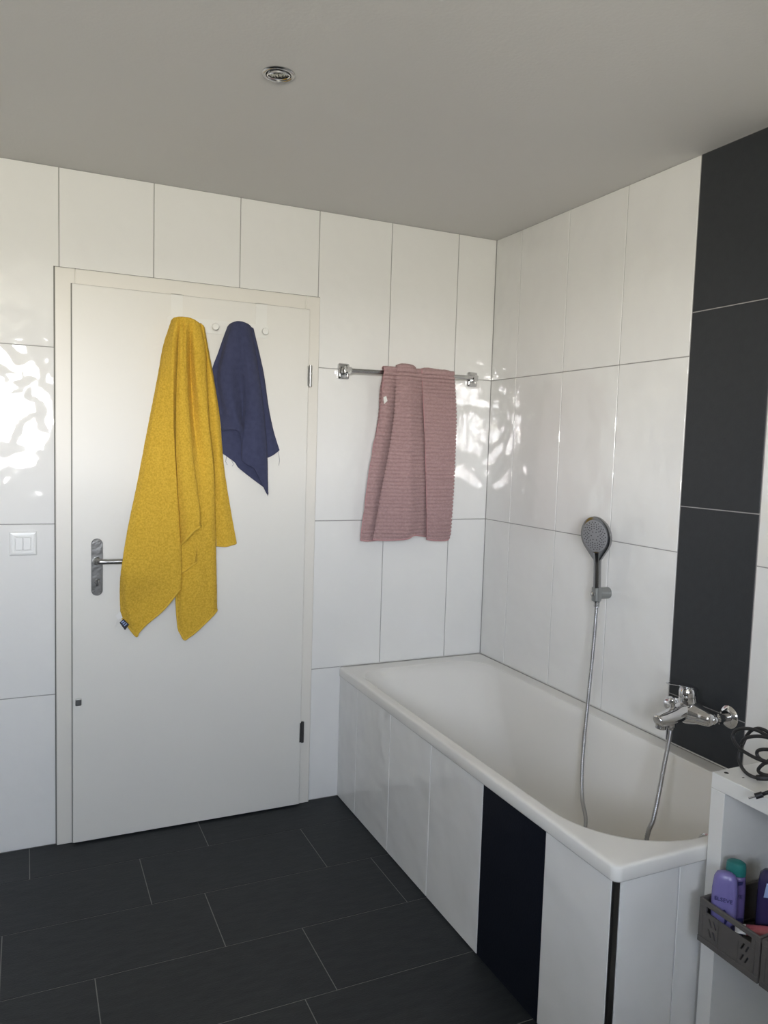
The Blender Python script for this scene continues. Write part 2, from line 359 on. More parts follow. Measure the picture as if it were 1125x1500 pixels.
# yellow towel (crop scale 2.885, origin 160,440); depth measured from the tile plane, door face is at 3.0
Y = (160, 440, 2.8846)
main = [
 [(262, 92, 4.2), (228, 200, 3.8), (205, 330, 3.7), (160, 560, 3.7), (118, 780, 3.7), (80, 960, 7.2), (55, 1110, 9.3), (46, 1220, 6.4), (48, 1330, 4.6)],
 [(266, 82, 6.0), (240, 190, 6.0), (215, 330, 5.6), (176, 560, 5.4), (138, 780, 5.4), (104, 980, 8.8), (80, 1150, 10.0), (75, 1290, 7.0), (110, 1414, 5.4)],
 [(274, 76, 7.6), (254, 180, 7.8), (236, 330, 7.2), (208, 560, 6.8), (182, 780, 6.9), (160, 980, 9.2), (148, 1150, 10.0), (150, 1270, 7.0), (160, 1365, 6.7)],
 [(284, 74, 8.6), (264, 170, 8.8), (255, 330, 8.3), (246, 560, 7.8), (238, 780, 7.9), (230, 980, 9.2), (226, 1120, 9.6), (228, 1230, 8.1), (232, 1303, 7.8)],
 [(292, 73, 9.0), (270, 165, 9.4), (268, 330, 9.0), (269, 540, 8.6), (280, 760, 8.8), (291, 940, 9.1), (299, 1080, 9.3), (300, 1170, 9.1), (298, 1222, 8.8)],
 [(298, 73, 8.8), (282, 170, 8.8), (276, 330, 8.0), (274, 540, 7.2), (282, 760, 6.9), (290, 940, 6.6), (294, 1080, 6.4), (292, 1180, 6.2), (284, 1252, 6.0)],
 [(304, 73, 9.0), (298, 170, 6.8), (296, 330, 5.2), (292, 540, 5.0), (290, 760, 5.9), (292, 940, 5.7), (290, 1120, 5.6), (284, 1280, 5.5), (292, 1375, 5.4)],
 [(314, 74, 9.2), (308, 180, 7.2), (304, 330, 5.4), (312, 540, 5.6), (325, 760, 6.5), (322, 940, 6.6), (314, 1120, 6.8), (306, 1290, 6.8), (318, 1432, 6.5)],
 [(326, 75, 9.3), (322, 190, 9.3), (324, 330, 8.6), (340, 540, 7.8), (362, 760, 7.4), (372, 940, 7.4), (372, 1120, 7.6), (368, 1260, 7.5), (366, 1400, 7.2)],
 [(340, 77, 9.1), (342, 200, 6.6), (345, 330, 5.0), (360, 540, 5.4), (388, 760, 6.7), (404, 940, 6.9), (410, 1120, 7.0), (410, 1250, 6.9), (408, 1360, 6.7)],
 [(356, 82, 8.8), (362, 200, 9.0), (372, 330, 8.4), (392, 540, 7.5), (418, 720, 7.0), (432, 940, 6.8), (436, 1120, 6.7), (438, 1240, 6.6), (436, 1332, 6.4)],
 [(376, 94, 7.8), (394, 190, 8.2), (404, 330, 7.8), (414, 500, 7.6), (438, 700, 6.6), (446, 940, 5.5), (450, 1120, 5.5), (452, 1230, 5.4), (453, 1310, 5.3)],
 [(388, 104, 6.4), (406, 200, 6.4), (412, 330, 6.0), (420, 500, 5.4), (436, 700, 4.8), (442, 940, 4.6), (446, 1120, 4.6), (448, 1220, 4.5), (449, 1300, 4.4)],
]
main = main[:2]+[between(main[1], main[2], (124, 1402, 5.8), .3)]+main[2:7]+[between(main[6], main[7], (304, 1408, 6.0))]+[main[7]]+[between(main[7], main[8], (334, 1424, 6.8), .3)]+main[8:]
flap = [
 [(296, 100, 8.6), (290, 250, 8.2), (284, 450, 7.8), (284, 650, 7.8), (294, 850, 7.8), (301, 960, 8.0), (303, 1032, 8.0)],
 [(302, 95, 9.3), (302, 250, 9.2), (302, 450, 9.0), (308, 650, 9.3), (322, 850, 9.6), (330, 945, 10.4), (330, 1004, 10.4)],
 [(308, 95, 9.3), (312, 250, 9.2), (320, 450, 9.1), (335, 650, 9.6), (354, 840, 9.9), (360, 915, 11.2), (357, 974, 11.2)],
 [(314, 98, 9.0), (320, 250, 8.6), (334, 450, 8.4), (352, 650, 8.8), (374, 830, 9.2), (382, 900, 10.6), (383, 955, 10.6)],
 [(316, 100, 8.4), (322, 250, 7.6), (334, 450, 7.2), (350, 650, 7.3), (370, 830, 7.4), (376, 890, 7.0), (376, 946, 6.8)],
]
under = [
 [(296, 900, 7.0), (300, 960, 7.2), (304, 1030, 7.9), (306, 1150, 7.4)],
 [(325, 900, 5.8), (325, 960, 5.8), (332, 1055, 8.0), (334, 1132, 8.0)],
 [(350, 900, 5.8), (352, 960, 6.0), (358, 1080, 9.0), (354, 1116, 8.5)],
 [(370, 900, 7.0), (372, 980, 7.3), (371, 1080, 8.0), (370, 1106, 8.0)],
]
strip = [
 [(384, 96, 6.2), (404, 200, 5.8), (414, 340, 5.2), (422, 520, 3.8), (442, 700, 3.6), (446, 900, 3.6), (453, 1036, 4.0)],
 [(390, 100, 7.0), (412, 210, 6.8), (430, 350, 6.0), (446, 520, 5.4), (462, 700, 5.1), (476, 900, 5.0), (490, 1038, 4.9)],
 [(396, 106, 6.8), (414, 220, 6.5), (440, 360, 5.8), (458, 520, 5.2), (474, 700, 4.9), (496, 900, 4.8), (516, 1032, 4.7)],
 [(400, 112, 5.6), (412, 180, 5.2), (436, 310, 4.6), (464, 490, 4.2), (482, 700, 4.1), (510, 880, 4.0), (536, 1026, 4.0)],
]
mb = MB(); fz = fuzz(.0009, 130)
g1 = sheet(mb, conv(main, *Y), 150, 200, fz); g2 = sheet(mb, conv(flap, *Y), 44, 130, fz); g3 = sheet(mb, conv(under, *Y), 30, 40, fz); g4 = sheet(mb, conv(strip, *Y), 40, 130, fz)
# crown of the towel over the knob
crown = []
for (x, y, d) in [s[0] for s in main]: crown.append([(x+(325-x)*.35, y+3, 4.2), (x+(325-x)*.12, y-1.5, (d+4.2)/2+.6), (x, y, d)])
sheet(mb, conv(crown, *Y), 60, 12, fz)
ytowel = solid(mb.build('bath_towel', 'yellow', None, True), .0042)
tag(ytowel, 'long mustard yellow terry bath towel hanging from the door rack', 'towel')
hem(g1[-1], .0042, 'hem', 'yellow_hem', ytowel, 120); hem(g2[-1], .0046, 'hem', 'yellow_hem', ytowel); hem(g3[-1], .0042, 'hem', 'yellow_hem', ytowel); hem(g4[-1], .0038, 'hem', 'yellow_hem', ytowel)
hem([r[-1] for r in g4], .0024, 'hem', 'yellow_hem', ytowel, 90)
def quad_tag(name, pts, d, m, parent, th=.0012):
    p = [px(x, y, 'y', -dd/100) for (x, y), dd in zip(pts, d)]; o = [q+Vector((0, -th, 0)) for q in p]
    return MB().loft([p, o], True, True, True).build(name, m, parent)
quad_tag('care_label', [(169, 902), (176, 895), (179.5, 905), (173, 908)], [7.0, 7.2, 7.2, 7.0], 'white_tag', ytowel)
quad_tag('brand_label', [(175, 912), (181, 906.5), (189, 915), (183, 923)], [5.8, 6.0, 6.2, 6.0], 'black_tag', ytowel)
bl = bpy.data.objects['brand_label']
for i in range(3):
    a = [(177.2+i*2.1, 911.8+i*2.4-.4), (181+i*2.1, 908.9+i*2.0), (182+i*2.1, 910.0+i*2.0), (178.2+i*2.1, 913.0+i*2.4-.4)]
    quad_tag('label_print', a, [6.05, 6.2, 6.2, 6.05], 'tag_print', bl, .0014)
MB().tube([px(172, 906, 'y', -.047), px(170.5, 915, 'y', -.046), px(168.5, 919, 'y', -.045)], .0006, 6).build('loose_thread', 'white_tag', ytowel)

# blue towel, same crop
front = [
 [(500, 112, 4.4), (462, 215, 3.9), (434, 300, 3.7), (446, 380, 3.6), (462, 460, 3.6), (472, 520, 3.7), (476, 552, 3.8)],
 [(508, 102, 6.0), (476, 220, 4.4), (454, 320, 4.0), (466, 400, 4.0), (480, 470, 4.2), (490, 515, 4.9), (498, 546, 5.0)],
 [(518, 96, 7.6), (488, 220, 6.6), (474, 320, 6.1), (486, 400, 5.9), (502, 470, 5.9), (516, 515, 6.0), (525, 545, 6.1)],
 [(530, 92, 8.8), (512, 220, 7.5), (510, 330, 6.8), (524, 420, 6.5), (538, 490, 6.5), (546, 530, 6.6), (550, 556, 6.6)],
 [(542, 90, 9.2), (540, 220, 7.7), (550, 330, 5.0), (560, 430, 4.4), (564, 510, 4.3), (565, 560, 5.7), (560, 610, 5.2)],
 [(554, 91, 9.3), (564, 220, 7.6), (576, 340, 6.4), (580, 450, 6.0), (574, 540, 6.0), (566, 620, 6.3), (564, 676, 6.1)],
 [(566, 93, 9.2), (580, 220, 8.1), (594, 340, 7.4), (602, 460, 7.2), (604, 560, 7.2), (606, 650, 7.1), (612, 708, 6.8)],
 [(578, 97, 8.6), (598, 215, 7.8), (615, 340, 7.2), (628, 460, 7.0), (634, 570, 6.9), (636, 670, 6.7), (634, 748, 6.4)],
 [(590, 103, 7.4), (610, 215, 6.9), (630, 340, 6.3), (646, 460, 6.0), (656, 570, 5.9), (662, 690, 5.7), (668, 818, 5.3)],
 [(598, 110, 5.8), (616, 215, 5.4), (636, 340, 5.0), (652, 460, 4.8), (662, 570, 4.7), (668, 670, 4.6), (669, 800, 4.6)],
]
back = [
 [(470, 480, 3.5), (474, 560, 3.5), (480, 645, 3.6)], [(505, 480, 3.7), (512, 580, 3.8), (530, 682, 4.0)], [(540, 480, 4.0), (545, 590, 4.2), (548, 706, 4.4)],
 [(575, 480, 3.9), (590, 620, 4.0), (600, 748, 4.1)], [(620, 480, 3.8), (640, 640, 3.9), (664, 796, 4.0)],
]
rflap = [
 [(596, 112, 4.8), (628, 280, 4.2), (648, 440, 3.9), (660, 560, 3.8), (667, 664, 3.8)], [(602, 114, 5.0), (640, 290, 4.5), (664, 450, 4.3), (682, 560, 4.2), (692, 652, 4.2)],
 [(608, 118, 4.2), (650, 300, 3.8), (672, 450, 3.6), (694, 555, 3.6), (718, 632, 3.6)],
]
mb = MB(); fz2 = fuzz(.0004, 90)
b1 = sheet(mb, conv(front, *Y), 90, 110, fz2); b2 = sheet(mb, conv(back, *Y), 40, 30, fz2); b3 = sheet(mb, conv(rflap, *Y), 24, 90, fz2)
crown = []
for (x, y, d) in [s[0] for s in front]: crown.append([(x+(548-x)*.35, y+3, 4.0), (x+(548-x)*.12, y-1.5, (d+4.0)/2+.6), (x, y, d)])
sheet(mb, conv(crown, *Y), 50, 12, fz2)
btowel = solid(mb.build('hand_towel', 'blue', None, True), .0026)
tag(btowel, 'small dark blue cotton towel hanging from the door rack', 'towel')
for g in (b1, b2, b3): hem(g[-1], .0020, 'hem', 'blue', btowel)
hem([r[-1] for r in b3], .0016, 'hem', 'blue', btowel)
for pts in (((391, 722, 5.2), (392.5, 727, 5.2)), ((408, 661, 3.7), (409.5, 674, 3.7), (408.5, 682, 3.7)), ((332, 668, 3.6), (330.5, 676, 3.6), (333, 681, 3.6)), ((339, 674, 3.6), (342, 680, 3.6), (340, 683, 3.6)), ((392, 672, 3.8), (390.5, 682, 3.8))):
    MB().tube([px(a, b, 'y', -c/100) for a, b, c in pts], .00055, 5).build('loose_thread', 'blue', btowel)

# ------------------------------------------------------------------ towel bar and rose towel
BY = -.062
b0 = Vector((-.690, BY, 1.7345)); b1_ = Vector((-.1010, BY, 1.7405))
bar = empty('towel_bar', (-.395, 0, 1.735), 'chrome towel bar on the tiled wall between door and corner', 'towel bar')
MB().tube([b0, b1_+Vector((-.021, 0, .0035))], .0082, 18).build('rail', 'chrome_soft', bar, 'auto')
for c in (b0, b1_):
    m = MB(); rr = lambda k, hh, ww: [(c.x+a, k, c.z+b) for a, b in rrect(-ww, ww, -hh, hh, .008, 5)]
    m.loft([rr(-.0005, .031, .0235), rr(-.010, .031, .0235), rr(-.0145, .028, .0205), rr(-.016, .024, .017)], True, True, True)
    m.build('wall_plate', 'chrome', bar, 'auto')
    m = MB(); m.loft([[(c.x+a+(.34*(k+.014) if c is b1_ else 0), k, c.z+b) for a, b in rrect(-ww, ww, -hh, hh, .006, 5)] for k, hh, ww in ((-.014, .015, .012), (-.045, .012, .011), (-.068, .013, .013), (-.073, .010, .010))], True, True, True)
    m.build('bracket', 'chrome', bar, 'auto')
PK = (440, 500, 3.75)
def over(strs):                                  # carry each string over the rail to its back
    out = []
    for s in strs:
        x, y, d = s[0]; out.append([(x, y+70, 4.3), (x, y+14, 4.6), (x, y-1, 6.2), (x, y+10, max(d, 7.9))]+[(s[0][0]*.8+s[1][0]*.2, y+52, max(d, 7.55))]+s[1:])
    return out
pleft = over([
 [(462, 150, 7.4), (442, 420, 6.0), (398, 620, 5.2), (366, 850, 4.8), (335, 1092, 4.6)],
 [(480, 147, 7.8), (466, 420, 6.8), (428, 620, 6.0), (396, 850, 5.5), (364, 1096, 5.3)],
 [(505, 150, 7.0), (498, 420, 5.6), (462, 640, 4.8), (426, 850, 4.4), (392, 1094, 4.4)],
 [(530, 150, 6.2), (530, 420, 3.8), (500, 640, 3.4), (464, 850, 3.4), (428, 1090, 3.6)],
])
pmid = over([
 [(534, 146, 8.4), (520, 420, 7.9), (487, 620, 7.5), (447, 830, 7.0), (402, 1088, 6.4)],
 [(552, 140, 9.0), (544, 420, 9.0), (518, 640, 8.6), (486, 850, 8.2), (450, 1092, 7.6)],
 [(575, 138, 9.3), (572, 420, 9.6), (560, 640, 9.5), (546, 850, 9.3), (530, 1090, 8.8)],
 [(598, 142, 9.4), (600, 420, 10.0), (598, 640, 10.2), (596, 850, 10.2), (588, 1084, 9.8)],
 [(618, 150, 8.8), (626, 420, 8.7), (632, 640, 8.5), (636, 850, 8.2), (624, 1066, 7.8)],
 [(636, 160, 8.0), (652, 420, 7.4), (664, 640, 7.0), (668, 850, 6.7), (662, 1068, 6.4)],
 [(662, 166, 6.2), (682, 420, 4.4), (696, 640, 4.0), (702, 850, 3.9), (703, 1074, 4.0)],
])
pright = over([
 [(668, 160, 7.8), (681, 420, 7.9), (689, 640, 7.7), (694, 850, 7.5), (698, 1088, 7.2)],
 [(700, 160, 8.1), (712, 420, 8.3), (720, 640, 8.1), (726, 850, 7.9), (728, 1092, 7.7)],
 [(755, 166, 8.0), (768, 420, 8.0), (770, 640, 7.8), (768, 850, 7.6), (762, 1094, 7.4)],
 [(800, 170, 7.9), (812, 420, 7.8), (808, 640, 7.5), (802, 850, 7.3), (792, 1093, 7.1)],
 [(836, 176, 7.7), (846, 420, 7.4), (839, 640, 7.1), (829, 850, 6.9), (812, 1089, 6.8)],
])
pback = [
 [(456, 166, 3.7), (436, 270, 3.2), (428, 400, 3.0), (404, 560, 2.6), (380, 740, 2.3), (362, 900, 2.0)],
 [(540, 176, 3.7), (530, 270, 3.2), (520, 400, 2.6), (505, 560, 2.2), (490, 740, 2.0), (480, 900, 1.9)],
 [(700, 190, 3.7), (700, 290, 3.2), (705, 420, 2.8), (705, 580, 2.5), (700, 760, 2.2), (695, 920, 2.0)],
 [(834, 200, 3.7), (838, 300, 3.2), (838, 430, 3.0), (832, 600, 2.7), (824, 780, 2.4), (812, 940, 2.1)],
]
def rib(p): return abs(math.sin(PI*(p.z+.0012*noise.noise(Vector((p.x*25, p.z*9, 3))))/.0150))**.5
def scallop(p): return .0042*rib(p)
def ribs(p, u, v):
    return .0105*rib(p)*min(1, (1-v)*40) + .0008*noise.noise(p*140)
mb = MB()
q1 = sheet(mb, conv(pleft, *PK), 36, 400, ribs, scallop); q2 = sheet(mb, conv(pmid, *PK), 64, 400, ribs, scallop); q3 = sheet(mb, conv(pright, *PK), 44, 400, ribs, scallop); q4 = sheet(mb, conv(pback, *PK), 40, 260, ribs, scallop)
ptowel = solid(mb.build('hand_towel', 'pink', None, True), .0034)
tag(ptowel, 'dusty rose ribbed terry towel folded over the chrome towel bar', 'towel')
for g in (q1, q2, q3): hem(g[-1], .0036, 'hem', 'pink_hem', ptowel)
hem([r[0] for r in q3[60:]], .0022, 'hem', 'pink_hem', ptowel, 80); hem([r[0] for r in q1[60:]], .0022, 'hem', 'pink_hem', ptowel, 80)
quad_tag('care_label', [(561.5, 582), (565.5, 580), (567.5, 587), (562.5, 592)], [9.2, 9.2, 9.2, 9.2], 'white_tag', ptowel)

# ------------------------------------------------------------------ bath: apron, tub
TX, TY, TZ = -.6681, -1.6277, .5455
ap = MB(); ap.box((TX+.0102, -1.6197, 0), (TX+.030, -.0005, .505)).box((TX+.030, -1.6197, 0), (-.004, -1.602, .505))
apron = tag(ap.build('wall_bath_apron', 'grout'), kind='structure')
ty = [0, -.1871, -.4870, -.7868, -1.0938, -1.3810, -1.6200]
for i in range(6): tile_obj(apron, 'x', TX, ty[i+1], ty[i], .002, .5085, 'gloss_dark' if i == 4 else 'tile', .008, 1)
tx = [-.6500, -.4759, -.1700, -.001]
for i in range(3):
    h = J/2; boxobj('tile', (tx[i]+h, TY, .002), (tx[i+1]-h, TY+.008, .507), 'tile', apron, .0012)
boxobj('corner_profile', (TX+.0005, TY-.0005, 0), (-.6512, TY+.0085, .507), 'hinge', apron, .002, 2)
tub = MB()
def ring(x0, x1, y0, y1, r, z): return [Vector((a, b, z)) for a, b in rrect(x0, x1, y0, y1, r, 14)]
OX0, OY0 = -.6735, -1.6365
K = [  # x0, x1, y0, y1, radii (near-left, near-right, far-right, far-left), z
 (OX0+.012, -.004, OY0+.012, -.004, (.016, .004, .004, .006), .5085),
 (OX0+.001, -.002, OY0+.001, -.002, (.020, .004, .004, .008), .5085),
 (OX0, -.002, OY0, -.002, (.021, .004, .004, .008), .511),
 (OX0, -.002, OY0, -.002, (.021, .004, .004, .008), .5375),
 (OX0+.0010, -.0025, OY0+.0010, -.0025, (.021, .004, .004, .009), .5412),
 (OX0+.0034, -.003, OY0+.0034, -.003, (.021, .004, .004, .009), .5438),
 (OX0+.0080, -.005, OY0+.0080, -.005, (.022, .005, .005, .012), .5452),
 (OX0+.0150, -.012, OY0+.0150, -.020, (.05, .02, .02, .03), .5455)]
K2 = [
 (-.642, -.056, -1.606, -.070, (.235, .235, .12, .12), .5450),
 (-.636, -.061, -1.600, -.082, (.235, .235, .13, .13), .5415),
 (-.629, -.067, -1.593, -.100, (.235, .235, .14, .14), .530),
 (-.620, -.075, -1.585, -.125, (.235, .235, .15, .15), .500),
 (-.606, -.090, -1.568, -.185, (.230, .230, .16, .16), .400),
 (-.590, -.106, -1.548, -.270, (.220, .220, .17, .17), .280),
 (-.570, -.126, -1.520, -.360, (.20, .20, .17, .17), .190),
 (-.535, -.160, -1.480, -.430, (.18, .18, .16, .16), .142),
 (-.480, -.215, -1.420, -.520, (.13, .13, .13, .13), .123),
 (-.400, -.295, -1.300, -.640, (.05, .05, .05, .05), .118)]
rings = [ring(*k) for k in K]
nn = 40; cols = [[ring(*k)[j] for k in [K[-1]]+K2] for j in range(len(rings[0]))]
cols = [[cr(c, i/(nn-1)) for i in range(nn)] for c in cols]
rings += [[c[i] for c in cols] for i in range(1, nn)]
tub.loft(rings, True, False, True)
tub = tag(tub.build('bathtub', 'enamel', None, True), 'white enamel built-in bathtub behind a tiled apron', 'bathtub')
# overflow and drain
ov = MB(); ov.lathe((-.097, -1.375, .352), (-1, 0, .12), [(0, .034), (.006, .034), (.010, .030), (.012, .012), (.018, .011), (.020, .008)], 28); ov.build('overflow_knob', 'chrome', tub, 'auto')
MB().lathe((-.110, -1.375, .3535), (-1, 0, .12), [(0, .0225), (.004, .0225), (.005, .020)], 24).build('overflow_ring', 'dark', tub, 'auto')
MB().lathe((-.345, -1.20, .1185), (0, 0, 1), [(0, .035), (.003, .034), (.005, .026), (.008, .024)], 28).build('drain', 'chrome', tub, 'auto')
MB().box((-.6735, -.0034, .5457), (-.004, -.0004, .5487)).box((-.0034, -1.6365, .5457), (-.0004, -.004, .5487)).build('silicone_joint', 'silicone', tub)

# ------------------------------------------------------------------ shower: holder, hand shower, hose
hy = -.801
hold = MB(); hold.lathe((0, hy, .962), (-1, 0, 0), [(0, .0200), (.004, .0200), (.042, .0195), (.052, .0180), (.058, .0150)], 32)
hold = tag(hold.build('shower_holder', 'holder', None, 'auto'), 'round chrome wall holder carrying the hand shower', 'shower holder')
c = MB(); c.tube([(-.0585, -.812, .940), (-.0600, -.812, .985)], .0165, 24); c.build('clip', 'holder', hold, 'auto')
MB().lathe((-.074, -.812, .962), (-1, 0, 0), [(0, .009), (.004, .009), (.006, .005)], 18).build('clip_button', 'chrome_soft', hold, 'auto')
P0, P1 = Vector((-.0575, -.814, .935)), Vector((-.0660, -.815, 1.100))
ax = (P1-P0).normalized()
hs = empty('hand_shower', P0, 'round chrome hand shower with grey nozzle face on wall holder', 'hand shower')
MB().tube([P0+ax*t_ for t_ in (0, .02, .05, .09, .13, .155, .172)], .01, 24, True, [.0115, .0128, .0130, .0128, .0128, .0140, .0165]).build('handle', 'shell', hs, 'auto')
# head: flattened disc on the tilted axis, face looking -x (and a little down)
hc = Vector((-.079, -.818, 1.162)); fn = Vector((-.93, -.20, -.16)).normalized()
uu = (Vector((0, 0, 1))-fn*fn.z).normalized(); ww = uu.cross(fn)
def headring(k, off): 
    out = []
    for i in range(48):
        a = 2*PI*i/48; s_ = math.sin(a); c_ = math.cos(a)
        lower = max(0, -s_)
        r_h = .0615*(1-.22*lower**3); r_v = .0690*(1+.34*lower**6)
        out.append(hc+ww*(c_*r_h*k)+uu*(s_*r_v*k)-fn*off)
    return out
hd = MB(); hd.loft([headring(.90, -.0062), headring(.97, -.0055), headring(1, -.002), headring(.995, .004), headring(.93, .011), headring(.74, .017), headring(.4, .020), headring(.05, .021)], True, True, True)
hd.build('head_shell', 'shell', hs, 'auto')
fc = MB(); fc.loft([[hc+ww*(math.cos(a)*.051*k)+uu*(math.sin(a)*.055*k+.003)+fn*o for a in [2*PI*i/40 for i in range(40)]] for k, o in ((1, .0055), (1, .0072), (.97, .0080))], True, True, True)
fc = fc.build('nozzle_plate', mat('grey_nozzle_plate', (.24, .24, .25), .35), hs, 'auto')
nz = MB()
for ringi, (rr, cnt) in enumerate(((.014, 6), (.024, 14), (.031, 20), (.038, 22), (.044, 22))):
    for i in range(cnt):
        a = 2*PI*(i+.5*(ringi % 2))/cnt; q = hc+ww*(math.cos(a)*rr)+uu*(math.sin(a)*rr*1.08+.003)+fn*.0078
        nz.lathe(q, fn, [(0, .0019), (.0012, .0016)], 6)
tag(nz.build('nozzles', 'dark', fc), kind='stuff')
MB().lathe(hc-uu*.066+fn*.0050, fn, [(0, .0058), (.003, .0055), (.004, .004)], 16).build('spray_button', 'hinge', hs, 'auto')
# hose, one piece from shower handle down into the bath and up to the mixer
hp = [P0+Vector((0, 0, .002))]
for x, y, X in ((871.5, 920, -.062), (868, 960, -.068), (864, 1000, -.078), (860, 1040, -.092), (855.5, 1085, -.112), (852.5, 1130, -.135), (853, 1170, -.160)): hp.append(px(x, y, 'x', X))
hp += [px(858, 1204, 'x', -.185), Vector((-.215, -.985, .165)), Vector((-.25, -1.05, .132)), Vector((-.275, -1.14, .129)), Vector((-.275, -1.23, .135)), Vector((-.262, -1.30, .165))]
hp += [px(947, 1231, 'x', -.250), px(957, 1200, 'x', -.236), px(965.5, 1160, 'x', -.215), px(972, 1125, 'x', -.19), px(979, 1090, 'x', -.163), Vector((-.1475, -1.260, .645)), Vector((-.1465, -1.260, .6622))]
path = smooth_path(hp, 900); rad = [.0062+.0010*math.sin(i*2*PI/3.0) for i in range(900)]
MBh = MB().tube(path, .0068, 10, True, rad)
hose = tag(MBh.build('shower_hose', 'hose', None, True), 'ribbed metal shower hose looping down into the bathtub', 'hose')
MB().tube([path[0]+(path[1]-path[0])*k for k in (-1, 2)]+[path[12]], .0095, 16).build('hose_nut', 'chrome_soft', hose, 'auto')
MB().tube([path[-26], path[-14], path[-1]], .0085, 16, True, [.0075, .0090, .0098]).build('hose_nut', 'chrome_soft', hose, 'auto')

# ------------------------------------------------------------------ bath mixer
my, mx, mz = -1.258, -.078, .698
mix = empty('bath_mixer', (0, my, mz), 'chrome single-lever bath mixer mounted on the dark tile stripe', 'mixer tap')
for s in (-1, 1):
    yy_ = my+s*.075
    MB().lathe((0, yy_, mz), (-1, 0, 0), [(0, .0330), (.003, .0328), (.009, .026), (.012, .018), (.012, .0145)], 36).build('escutcheon', 'chrome', mix, 'auto')
    MB().tube([(-.010, yy_, mz), (-.040, yy_, mz)], .0115, 20).build('connector', 'chrome_soft', mix, 'auto')
    m = MB(); m.lathe((-.034, yy_, mz), (-1, 0, 0), [(0, .013), (.002, .0165), (.016, .0165), (.018, .014)], 6); m.build('union_nut', 'chrome', mix, 'auto')
bd = MB()
# cross body: tapered bar along the wall, fuller in the middle
prof = [(-.088, .004), (-.086, .012), (-.080, .0168), (-.068, .0195), (-.045, .0225), (-.022, .0285), (0, .0325), (.022, .0285), (.045, .0225), (.068, .0195), (.080, .0168), (.086, .011), (.088, .004)]
prof = [tuple(cr([Vector(p+(0,)) for p in prof], i/48)[:2]) for i in range(49)]
bd.lathe((mx, my, mz+.002), (0, 1, 0), [(h_, r_*1.17) for h_, r_ in prof], 32)
for s in (-1, 1): bd.tube([(mx, my+s*.075, mz), (-.048, my+s*.075, mz)], .0150, 24)
bd.build('body', 'chrome', mix, True)
sp = MB(); pts = smooth_path([(mx+.01, my, mz+.008), (mx-.02, my, mz+.006), (mx-.05, my, mz-.002), (mx-.085, my, mz-.009), (mx-.112, my, mz-.013), (mx-.121, my, mz-.016)], 24)
sp.tube(pts, .02, 28, True, [.0285, .0283, .0280, .0276, .0272, .0267, .0262, .0257, .0252, .0247, .0242, .0237, .0232, .0227, .0222, .0217, .0212, .0207, .0203, .0199, .0196, .0188, .0165, .011])
sp.build('spout', 'chrome', mix, True)
MB().lathe((mx-.105, my, mz-.026), (-.15, 0, -1), [(0, .0150), (.010, .0150), (.012, .0125)], 24).build('aerator', 'chrome_soft', mix, 'auto')
MB().tube([(-.1465, my-.002, mz-.020), (-.1465, my-.002, mz-.034)], .0125, 22).build('hose_outlet', 'chrome', mix, 'auto')
cl = MB(); cl.lathe((mx-.004, my, mz+.008), (-.10, 0, 1), [(0, .036), (.010, .0310), (.024, .0262), (.040, .0250), (.0405, .0236), (.042, .0236), (.0425, .0250)], 32); cl.build('column', 'chrome', mix, 'auto')
lvr = MB()   # lever: cap with a flat blade rising toward the room
ctr = Vector((mx-.008, my, mz+.051))
def sec(x, z, w, h): return [Vector((x, my+math.cos(a)*w, z+math.sin(a)*h)) for a in [2*PI*i/24 for i in range(24)]]
lvr.lathe(ctr, (-.10, 0, 1), [(0, .0252), (.012, .0250), (.020, .0228), (.026, .0178), (.029, .009)], 32)
lvr.loft([sec(-.060, mz+.066, .0150, .0080), sec(-.085, mz+.076, .0195, .0085), sec(-.110, mz+.083, .0185, .0055), sec(-.135, mz+.0885, .0165, .0034), sec(-.158, mz+.0925, .0140, .0028), sec(-.166, mz+.0935, .009, .002)], True, True, True)
lvr.build('lever', 'chrome', mix, 'auto')
MB().lathe((mx-.058, my+.006, mz+.016), (-.12, .0, 1), [(0, .0075), (.014, .0070), (.016, .0110), (.026, .0115), (.031, .0085), (.033, .004)], 22).build('diverter_knob', 'chrome', mix, 'auto')

# ------------------------------------------------------------------ ceiling spotlight
lc = Vector((-1.2636, -.9725, HC))
lamp = empty('ceiling_spotlight', lc, 'round recessed chrome spotlight in the ceiling', 'ceiling light')
MB().lathe(lc, (0, 0, -1), [(-.002, .0405), (.0015, .0405), (.004, .0385), (.005, .0345), (.0035, .0310), (-.0010, .0300)], 48, False, False).build('trim_ring', 'chrome_soft', lamp, 'auto')
tl = Vector((.10, .16, -1)).normalized()
MB().lathe(lc, tl, [(-.004, .0290), (.0045, .0290), (.0060, .0272), (.0050, .0250), (-.002, .0244)], 48, False, False).build('swivel_ring', 'chrome', lamp, 'auto')
MB().lathe(lc+Vector((0, 0, .0)), (0, 0, -1), [(.0003, .0300), (.0006, .0302)], 40).build('housing', 'dark', lamp)
MB().lathe(lc, tl, [(-.001, .0242), (.0012, .0242), (.0015, .0236)], 40).build('bulb_rim', 'hinge', lamp, 'auto')
fcs = MB()  # reflector facets, their glints put into the pale colour
for rr, cnt in ((.0075, 6), (.0145, 10), (.0205, 14)):
    u_ = tl.orthogonal().normalized(); w_ = tl.cross(u_)
    for i in range(cnt):
        a = 2*PI*i/cnt; q = lc+tl*.0014+u_*math.cos(a)*rr+w_*math.sin(a)*rr
        fcs.lathe(q, tl, [(0, .0030), (.0012, .0027), (.0022, .0014)], 6)
tag(fcs.build('reflector_facet_glints', 'lamp', lamp), kind='stuff')

